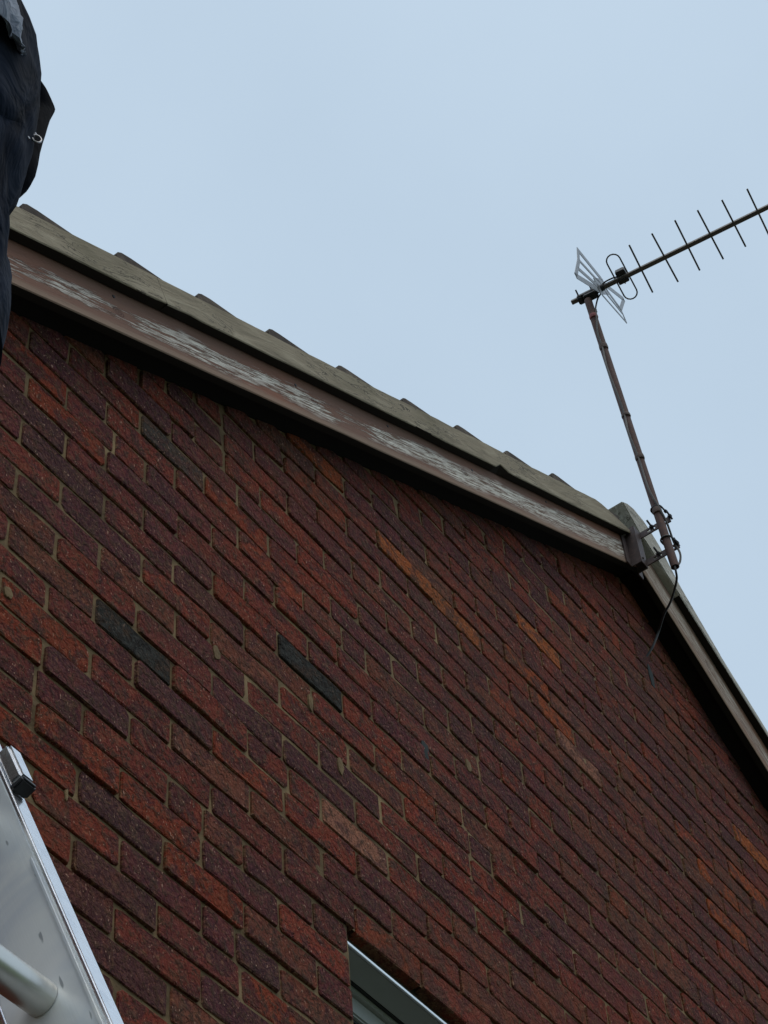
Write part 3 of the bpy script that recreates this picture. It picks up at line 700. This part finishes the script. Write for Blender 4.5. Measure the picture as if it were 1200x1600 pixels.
# folded dipole
lp = []; hl, hw = .088, .025
for k_ in range(9): a = math.pi * k_ / 8; lp.append(ep(.138 + hw * math.cos(a), -(hl - .02) - hw * math.sin(a), -.014))
for k_ in range(9): a = math.pi + math.pi * k_ / 8; lp.append(ep(.138 + hw * math.cos(a), (hl - .02) - hw * math.sin(a), -.014))
MB().tube(lp, .0028, 8, closed=True).obj('dipole', M_AERIAL, aer, AI, True)
BM(ep(.140, -.012, -.020), (.030, .036, .030), .003).obj('junction_box', M_BLACK, aer, AI); BM(ep(.140, .008, .004), (.018, .040, .022), .002).obj('junction_box', M_BLACK, aer, AI)
MB().tube([ep(.140, .014, 0), ep(.140, .024, 0)], .003, 6).obj('screw', M_GALV, aer, AI)
# reflector
rf = empty('reflector', (0, 0, 0), aer); rf.matrix_local = AI
def bar(name, p, q, w):
    a, b = Vector(p), Vector(q); d = (b - a).normalized(); nn = Vector((-d.y, d.x)) * w * .62
    pl = [a - nn, b - nn, b + nn, a + nn]; v = [ep(.053 + dy, t_[0] * 1.05, t_[1] * 1.05) for dy in (-.0012, .0012) for t_ in pl]
    MB().add(v, [(0, 1, 2, 3), (7, 6, 5, 4), (0, 4, 5, 1), (1, 5, 6, 2), (2, 6, 7, 3), (3, 7, 4, 0)]).obj(name, M_REFL, rf)
for p, q, w in (((-.1746, .0496), (-.1757, .165), .014), ((-.1757, .165), (-.2053, .382), .014), ((-.1746, .0496), (.02, -.135), .020), ((-.1702, .1434), (.008, -.060), .012), ((-.1807, .2534), (-.012, .018), .014), ((-.2053, .382), (-.0274, .0749), .018),
                ((.05, -.155), (.2149, -.4106), .016), ((.045, -.11), (.172, -.2097), .012), ((.030, -.05), (.180, -.190), .010), ((.0062, .0455), (.2156, -.1758), .007), ((.2149, -.4106), (.172, -.2097), .014), ((.172, -.2097), (.2156, -.1758), .010)):
    bar('reflector_bar', p, q, w)
bar('hub_plate', (-.03, .05), (.05, -.14), .05)
MB().tube([ep(.030), ep(.066)], .0125, 12).obj('hub', M_BLACK, rf, smooth=True)
# clamp between boom and mast
cl = empty('mast_clamp', (0, 0, 0), aer); cl.matrix_local = AI
BM(ep(.000, 0, .012), (.034, .075, .020), .003).obj('clamp_body', M_BLACK, cl); BM(ep(.012, 0, .026), (.030, .048, .022), .003).obj('clamp_body', M_BLACK, cl); BM(ep(-.028, 0, .022), (.028, .018, .016), .003).obj('clamp_body', M_BLACK, cl)
for b in (-.030, .022): MB().tube([ep(b, -.036, -.004), ep(b, .012, .01)], .003, 6).obj('bolt', M_BLACK, cl)
# coax: from the dipole to the hub, down the mast, out of the bottom, to the wall
def spline(pts, k_=8):
    pts = [Vector(p) for p in pts]; o = []
    P = [pts[0] * 2 - pts[1]] + pts + [pts[-1] * 2 - pts[-2]]
    for i in range(1, len(P) - 2):
        for j in range(k_):
            t = j / k_; a, b, c, d = P[i - 1:i + 3]
            o.append(.5 * ((2 * b) + (c - a) * t + (2 * a - 5 * b + 4 * c - d) * t * t + (3 * b - a - 3 * c + d) * t ** 3))
    o.append(pts[-1]); return o
mbt = MB()
MB().tube(spline([ep(.135, -.006, -.012), ep(.10, -.012, -.012), ep(.065, -.010, -.004), ep(.048, .012, .01), ep(.03, .02, .03), mp(.965) + Vector((.012, -.013, 0)), mp(.94) + Vector((.0, -.017, 0))]), .0030, 8).obj('cable', M_CABLE_B, aer, AI, True)
lft = Vector((-.016, -.002, 0))
MB().tube(spline([mp(.95) + Vector((0, -.017, 0)), mp(.90) + Vector((-.013, -.012, 0)), mp(.84) + Vector((-.020, -.002, 0)), mp(.79) + lft, mp(.70) + Vector((-.032, 0, 0)), mp(.60) + Vector((-.028, -.004, 0)), mp(.525) + lft, mp(.45) + Vector((-.029, 0, 0)), mp(.365) + lft, mp(.25) + Vector((-.023, -.004, 0)), mp(.185) + Vector((-.010, -.014, 0)), mp(.15) + Vector((.006, -.017, 0)), mp(.125) + Vector((.020, -.014, 0)), mp(.10) + Vector((.036, -.010, 0)), mp(.06) + Vector((.036, -.018, 0)), mp(.03) + Vector((.030, -.010, 0)), mp(.012) + Vector((.012, .0, 0)), mp(.02)]), .0036, 8).obj('cable', M_CABLE, aer, AI, True)
MB().tube(spline([mp(.03), Vector((2.393, -0.222, 2.556)), Vector((2.42, -0.205, 2.541)), Vector((2.473, -0.15, 2.533)), Vector((2.497, -0.11, 2.524)), Vector((2.549, -0.06, 2.528)), Vector((2.542, -0.025, 2.462)), Vector((2.531, 0.008, 2.416))]), .0038, 8).obj('cable', M_CABLE_B, aer, AI, True)
for t, m_, h in ((.925, M_TAPE, .018), (.80, M_TAPE_B, .024), (.53, M_TAPE_B, .014), (.375, M_TAPE_B, .02), (.185, M_TAPE_B, .022)):
    a = mp(t); cable_out = Vector((-.004, -.002, 0)) if t not in (.685,) else Vector((0, 0, 0))
    MB().tube([a + cable_out - ax * h / 2, a + cable_out - ax * h * .2, a + cable_out + ax * h * .25, a + cable_out + ax * h / 2], [RM + .0012, RM + .0024, RM + .0018, RM + .0012], 16).obj('tape', m_, aer, AI, True)

# ------------------------------------------------------------------ ladder
XSR, XSL = -.918, -1.34
lad = empty('aluminium_ladder', ((XSR + XSL) / 2, -1.98, GZ)); LI = Matrix.Translation(-lad.location)
tag(lad, 'silver aluminium ladder leaning up the brick wall at the bottom left corner', 'ladder')
P0 = Vector((0, -.919, -1.476)); d1 = (Vector((0, -.760, -1.089)) - P0).normalized(); dn = Vector((0, -d1.z, d1.y))   # dn: outward, towards the climber
def LM(x, s, t):   # x, along the ladder, outward (0 = outer face)
    return Vector((x, P0.y + d1.y * s + dn.y * t, P0.z + d1.z * s + dn.z * t))
s0 = (GZ + .03 - P0.z) / d1.z; s1 = (.27 - P0.z) / d1.z
LF = Matrix((Vector((1, 0, 0)), -dn, d1)).transposed()
def lbox(name, x, s_a, s_b, t, dx, dt, mat, parent, bev=.002): return MB().box(LM(x, (s_a + s_b) / 2, t), (dx, dt, s_b - s_a), LF, bev).obj(name, mat, parent, LI)
for sx, xx in ((1, XSR), (-1, XSL)):
    st = MB(); st.box((0, 0, 0), (.004, .076, s1 - s0), None, .0012)
    Mloc = LI @ Matrix.Translation(LM(xx + sx * .002, (s0 + s1) / 2, -.040)) @ LF.to_4x4()
    o = st.obj('stile', M_ALU, lad, Mloc)
    f1 = MB(); f1.box((0, 0, 0), (.020, .004, s1 - s0), None, .0012); f1.obj('flange', M_ALU2, lad, LI @ Matrix.Translation(LM(xx + sx * .0095, (s0 + s1) / 2, 0)) @ LF.to_4x4())
    f1 = MB(); f1.box((0, 0, 0), (.024, .004, s1 - s0), None, .0012); f1.obj('flange', M_ALU2, lad, LI @ Matrix.Translation(LM(xx + sx * .013, (s0 + s1) / 2, -.080)) @ LF.to_4x4())
    # raised inner lip, starts a little way down
    f1 = MB(); f1.box((0, 0, 0), (.0016, .004, .10 - s0), None, .001); f1.obj('inner_lip', M_ALU, lad, LI @ Matrix.Translation(LM(xx - sx * .0016, (s0 + .10) / 2 + .12, -.0052)) @ LF.to_4x4())
    MB().tube([LM(xx + sx * .012, s0 - .03, -.04), LM(xx + sx * .012, s0 + .04, -.04)], .03, 12).obj('rubber_foot', M_BLACK, lad, LI)
    lbox('end_cap', xx + sx * .012, s1, s1 + .012, -.04, .03, .088, M_BLACK, lad)
    MB().tube([LM(xx + sx * .012, s1 - .12, -.084), Vector((xx + sx * .012, -.012, .16))], .012, 10).obj('stand_off', M_ALU2, lad, LI)
    MB().tube([Vector((xx + sx * .012, -.016, .16)), Vector((xx + sx * .012, -.004, .16))], .022, 12).obj('bumper', M_BLACK, lad, LI)
# guide bracket with a rubber end on the outer side of the right stile
s_g = .330
lbox('guide_bracket', XSR + .009, s_g, s_g + .056, .010, .018, .015, M_ALU2, lad, .003)
lbox('guide_stop', XSR + .009, s_g - .008, s_g - .0005, .010, .018, .015, M_BLACK, lad, .002)
# rungs
RB_ = Vector((XSR, -.855, -1.431)); sr = (RB_ - P0).dot(d1); tr = (RB_ - P0).dot(dn)
q = -9
while True:
    s_ = sr + .28 * q
    if s_ > s1 - .06: break
    if s_ > s0 + .1:
        MB().tube([LM(XSL + .0005, s_, tr), LM(XSR - .0005, s_, tr)], .0148, 24).obj('rung', M_RUNG, lad, LI, True)
    q += 1

# ------------------------------------------------------------------ person on the ladder
per = empty('person', (-1.10, -.60, -.90)); PI_ = Matrix.Translation(Vector((.028, 0, 0)) - per.location)
tag(per, 'person in navy work trousers and slate blue overshirt standing high on the ladder', 'person')
def loft(rings, n=40, wr=.004, seed=0, cap=True, ws=9):
    """rings: (centre, rx, ry)"""
    v, f = [], []
    for i, (c, rx, ry) in enumerate(rings):
        for k_ in range(n):
            a = 2 * math.pi * k_ / n; p = Vector(c) + Vector((rx * math.cos(a), ry * math.sin(a), 0))
            w = wr * (fbm((p.x * ws, p.y * ws, p.z * ws * .8 + seed), 3) + .5 * fbm((p.x * ws * 2.4, p.y * ws * 2.4 + seed, p.z * ws * 1.9), 2)); w += wr * .4 * math.sin(k_ * 1.3 + c[2] * 60 + 3 * fbm((c[2] * 7, seed, a)))
            v.append(p + Vector((math.cos(a), math.sin(a), 0)) * w)
    m = len(rings)
    for i in range(m - 1): f += [(i * n + k_, i * n + (k_ + 1) % n, (i + 1) * n + (k_ + 1) % n, (i + 1) * n + k_) for k_ in range(n)]
    if cap: f += [tuple(range(n))[::-1], tuple((m - 1) * n + k_ for k_ in range(n))]
    return v, f
def resample(keys, step=.012):
    o = []
    for (c0, a0, b0), (c1, a1, b1) in zip(keys, keys[1:]):
        c0, c1 = Vector(c0), Vector(c1); k_ = max(2, int((c1 - c0).length / step))
        for j in range(k_):
            t = j / k_; e = t * t * (3 - 2 * t); o.append((c0.lerp(c1, t), a0 + (a1 - a0) * e, b0 + (b1 - b0) * e))
    o.append((Vector(keys[-1][0]), keys[-1][1], keys[-1][2])); return o
# body: one continuous skinned surface
SK = {'pelvis': ((-1.10, -.63, .10), .11), 'waist': ((-1.10, -.62, .26), .105), 'chest': ((-1.10, -.58, .45), .125), 'neckbase': ((-1.10, -.54, .62), .07), 'neck': ((-1.10, -.52, .67), .052), 'head0': ((-1.10, -.505, .74), .075), 'head1': ((-1.10, -.49, .83), .088), 'head2': ((-1.10, -.50, .90), .06)}
ED = [('pelvis', 'waist'), ('waist', 'chest'), ('chest', 'neckbase'), ('neckbase', 'neck'), ('neck', 'head0'), ('head0', 'head1'), ('head1', 'head2')]
for s_, nm in ((1, 'r'), (-1, 'l')):
    SK['hip' + nm] = ((-1.10 + s_ * .09, -.62, .05), .085); SK['knee' + nm] = ((-1.10 + s_ * .12, -.56, -.34), .058); SK['ankle' + nm] = ((-1.10 + s_ * .09, -.66, -.80), .038); SK['toe' + nm] = ((-1.10 + s_ * .09, -.50, -.86), .03)
    SK['sh' + nm] = ((-1.10 + s_ * .17, -.55, .59), .055); SK['elbow' + nm] = ((-1.10 + s_ * .20, -.40, .36), .038); SK['wrist' + nm] = ((-1.10 + s_ * .15, -.235, .535), .026); SK['palm' + nm] = ((-1.10 + s_ * .145, -.205, .59), .030)
    ED += [('pelvis', 'hip' + nm), ('hip' + nm, 'knee' + nm), ('knee' + nm, 'ankle' + nm), ('ankle' + nm, 'toe' + nm), ('chest', 'sh' + nm), ('sh' + nm, 'elbow' + nm), ('elbow' + nm, 'wrist' + nm), ('wrist' + nm, 'palm' + nm)]
    for fi, (dx, ln) in enumerate(((-.026, .030), (-.009, .036), (.009, .034), (.025, .026))):
        pa = SK['palm' + nm][0]; j = [(pa[0] + dx * .9, pa[1] - .004, pa[2] + .035), (pa[0] + dx, pa[1] + .002, pa[2] + .035 + ln * .8), (pa[0] + dx * 1.05, pa[1] + .026, pa[2] + .042 + ln)]
        pv = 'palm' + nm
        for q, pt in enumerate(j):
            key = 'f%s%d%d' % (nm, fi, q); SK[key] = (pt, .0088 - .0008 * q); ED.append((pv, key)); pv = key
    pa = SK['palm' + nm][0]; SK['t0' + nm] = ((pa[0] - s_ * .030, pa[1], pa[2] + .0), .0105); SK['t1' + nm] = ((pa[0] - s_ * .048, pa[1] + .008, pa[2] + .028), .009)
    ED += [('palm' + nm, 't0' + nm), ('t0' + nm, 't1' + nm)]
names = list(SK); me = bpy.data.meshes.new('body'); me.from_pydata([SK[k_][0] for k_ in names], [(names.index(a), names.index(b)) for a, b in ED], []); body = link(bpy.data.objects.new('body', me), per, PI_); me.materials.append(M_SKIN)
sm = body.modifiers.new('skin', 'SKIN'); sb = body.modifiers.new('sub', 'SUBSURF'); sb.levels = sb.render_levels = 2
for i, k_ in enumerate(names): r_ = SK[k_][1]; me.skin_vertices[0].data[i].radius = (r_, r_); me.skin_vertices[0].data[i].use_root = (k_ == 'pelvis')
# face, ears and hair (the head looks up at the roof, away from the camera)
hc = Vector((-1.10, -.49, .80))
MB().tube([hc + Vector((0, .075, .012)), hc + Vector((0, .105, -.012)), hc + Vector((0, .088, -.022))], [.008, .014, .008], 10).obj('nose', M_SKIN, per, PI_, True)
for s_ in (-1, 1):
    MB().tube([hc + Vector((s_ * .030, .070, .016)), hc + Vector((s_ * .030, .086, .016))], [.013, .009], 12).obj('eye', M_WHITE, per, PI_, True)
    MB().tube([hc + Vector((s_ * .030, .086, .016)), hc + Vector((s_ * .030, .0885, .016))], [.006, .005], 10).obj('iris', M_IRIS, per, PI_, True)
    MB().tube([hc + Vector((s_ * .082, .0, -.02)), hc + Vector((s_ * .092, -.006, .0)), hc + Vector((s_ * .090, -.008, .022))], [.010, .014, .009], 10).obj('ear', M_SKIN, per, PI_, True)
MB().tube([hc + Vector((-.024, .080, -.048)), hc + Vector((0, .088, -.050)), hc + Vector((.024, .080, -.048))], [.004, .007, .004], 8).obj('mouth', M_LIPS, per, PI_, True)
hv, hf = loft(resample([((-1.10, -.525, .745), .062, .05), ((-1.10, -.52, .80), .094, .088), ((-1.10, -.505, .87), .096, .104), ((-1.10, -.505, .93), .07, .08), ((-1.10, -.505, .955), .02, .02)]), 32, .004, 3, ws=20)
MB().add(hv, hf).obj('hair', M_HAIR, per, PI_, True)
# trousers: pelvis and legs, outer line follows what the photograph shows
pel = resample([((-1.10, -.615, .345), .190, .130), ((-1.10, -.62, .26), .208, .142), ((-1.10, -.625, .12), .200, .150), ((-1.10, -.625, .02), .192, .140), ((-1.10, -.625, -.03), .14, .11)])
legR = resample([((-1.005, -.625, .08), .098, .118), ((-1.008, -.625, -.02), .096, .112), ((-1.012, -.615, -.115), .084, .104), ((-.980, -.60, -.20), .088, .100), ((-.968, -.585, -.27), .092, .098), ((-.978, -.585, -.34), .080, .092), ((-.995, -.62, -.46), .074, .082), ((-1.008, -.65, -.62), .068, .074), ((-1.012, -.662, -.76), .070, .078), ((-1.012, -.655, -.825), .074, .086)])
legL = [(Vector((-2.20 - c.x, c.y, c.z)), a, b) for c, a, b in legR]
for nm, rings, sd in (('trouser_seat', pel, 1), ('trouser_leg', legR, 2), ('trouser_leg', legL, 7)):
    v, f = loft(rings, 56, .0055, sd, ws=8); MB().add(v, f).obj(nm, M_TROUS, per, PI_, True)
# knee pocket with a raised hem
kp = []
for j in range(14):
    z = -.19 - .16 * j / 13; row = []
    for i in range(9):
        a = R(-88 + 100 * i / 8); rx = .093 + (.006 if j in (0, 13) else 0); ry = .104; fat = .006 * math.sin(math.pi * j / 13)
        cx_ = -.971; row.append((cx_ + (rx + fat) * math.cos(a), -.592 + (ry + fat) * math.sin(a), z))
    kp.append(row)
v = [p for r_ in kp for p in r_]; f = [(j * 9 + i, j * 9 + i + 1, (j + 1) * 9 + i + 1, (j + 1) * 9 + i) for j in range(13) for i in range(8)]
o = MB().add(v, f).obj('knee_pocket', M_TROUS, per, PI_, True); sdm = o.modifiers.new('solid', 'SOLIDIFY'); sdm.thickness = .004
# hanging holster pocket at the hip
prof = [(-.935, .272, .010), (-.912, .267, .014), (-.907, .263, .015), (-.887, .238, .017), (-.886, .231, .017), (-.896, .190, .016), (-.899, .145, .015), (-.908, .085, .013), (-.904, .020, .010), (-.912, -.012, .007), (-.930, -.032, .004)]
v, f = [], []
for j, (xo, z, th) in enumerate(prof):
    for (dx, yy) in ((-.060, -.66), (-.020, -.70), (-.004, -.705), (0, -.68), (0, -.63), (-.006, -.585), (-.030, -.57), (-.060, -.585)):
        v.append((xo + dx * (1 if j < 9 else .5) + .002 * fbm((z * 20, yy * 20, 1)), yy + (.02 if j > 8 and yy < -.65 else 0), z))
for j in range(len(prof) - 1): f += [(j * 8 + i, j * 8 + (i + 1) % 8, (j + 1) * 8 + (i + 1) % 8, (j + 1) * 8 + i) for i in range(8)]
f += [tuple(range(8)), tuple(range(len(prof) * 8 - 1, len(prof) * 8 - 9, -1))]
o = MB().add(v, f).obj('holster_pocket', M_POCKET, per, PI_, True); sb = o.modifiers.new('sub', 'SUBSURF'); sb.levels = sb.render_levels = 1
rg = [Vector((-.946 + .0060 * math.cos(a), -.7275 - .003 * math.cos(a), .045 + .009 * math.sin(a))) for a in [2 * math.pi * i / 16 for i in range(16)]]
MB().tube(rg, .0014, 6, closed=True).obj('ring', M_RING, per, PI_, True)
for dz_, dx_ in ((.016, -.002), (-.010, -.013)): MB().tube([(-.946 + dx_, -.7275, .04 + dz_), (-.946 + dx_, -.713, .04 + dz_)], .0022, 8).obj('rivet', M_RING, per, PI_)
# belt and overshirt
v, f = loft(resample([((-1.10, -.615, .30), .187, .136), ((-1.10, -.615, .345), .184, .132)]), 48, .001, 1); MB().add(v, f).obj('belt', M_POCKET, per, PI_, True)
sh = resample([((-1.12, -.625, .06), .155, .180), ((-1.12, -.62, .20), .155, .172), ((-1.12, -.61, .32), .155, .150), ((-1.12, -.60, .42), .158, .138), ((-1.11, -.585, .52), .170, .138), ((-1.10, -.565, .59), .172, .125), ((-1.10, -.55, .635), .10, .085), ((-1.10, -.54, .66), .068, .066)])
v, f = loft(sh, 96, .008, 11, cap=False, ws=13)
# the shirt tail hangs lower at the back than at the sides
v = [Vector((p[0], p[1], max(p[2], .40 - 2.0 * max(0, min(.16, -.63 - p[1]))))) for p in v]
o = MB().add(v, f).obj('overshirt', M_SHIRT, per, PI_, True); sdm = o.modifiers.new('solid', 'SOLIDIFY'); sdm.thickness = .004
for s_ in (1, -1):
    a, b, c = Vector((-1.10 + s_ * .155, -.555, .585)), Vector((-1.10 + s_ * .20, -.405, .355)), Vector((-1.10 + s_ * .155, -.25, .515))
    pts = spline([a, a.lerp(b, .5) + Vector((s_ * .01, 0, 0)), b, b.lerp(c, .5), c], 6); m_ = len(pts)
    MB().tube(pts, [.072 - .030 * i / (m_ - 1) + .003 * math.sin(i * 1.9) for i in range(m_)], 20).obj('sleeve', M_SHIRT, per, PI_, True)
# boots standing on a rung
for s_ in (1, -1):
    x = -1.10 + s_ * .088; zz = -.897
    by = -.60
    v, f = loft([((x, by - .07, zz + .012), .040, .045), ((x, by - .07, zz + .06), .042, .046), ((x, by - .065, zz + .12), .046, .05), ((x, by - .06, zz + .17), .05, .055)], 20, .001); MB().add(v, f).obj('boot', M_BOOT, per, PI_, True)
    v, f = loft([((x, by, zz + .012), .043, .115), ((x, by, zz + .035), .045, .118), ((x, by - .005, zz + .06), .040, .10), ((x, by - .02, zz + .085), .028, .07)], 24, .001); MB().add(v, f).obj('boot_toe', M_BOOT, per, PI_, True)
    v, f = loft([((x, by - .01, zz - .008), .047, .128), ((x, by - .01, zz + .014), .047, .128)], 24, 0); MB().add(v, f).obj('sole', M_SOLE, per, PI_, True)
print('rung heights', [round(LM(0, sr + .28 * q, tr).z, 3) for q in range(8)], 'y', [round(LM(0, sr + .28 * q, tr).y, 3) for q in range(8)])
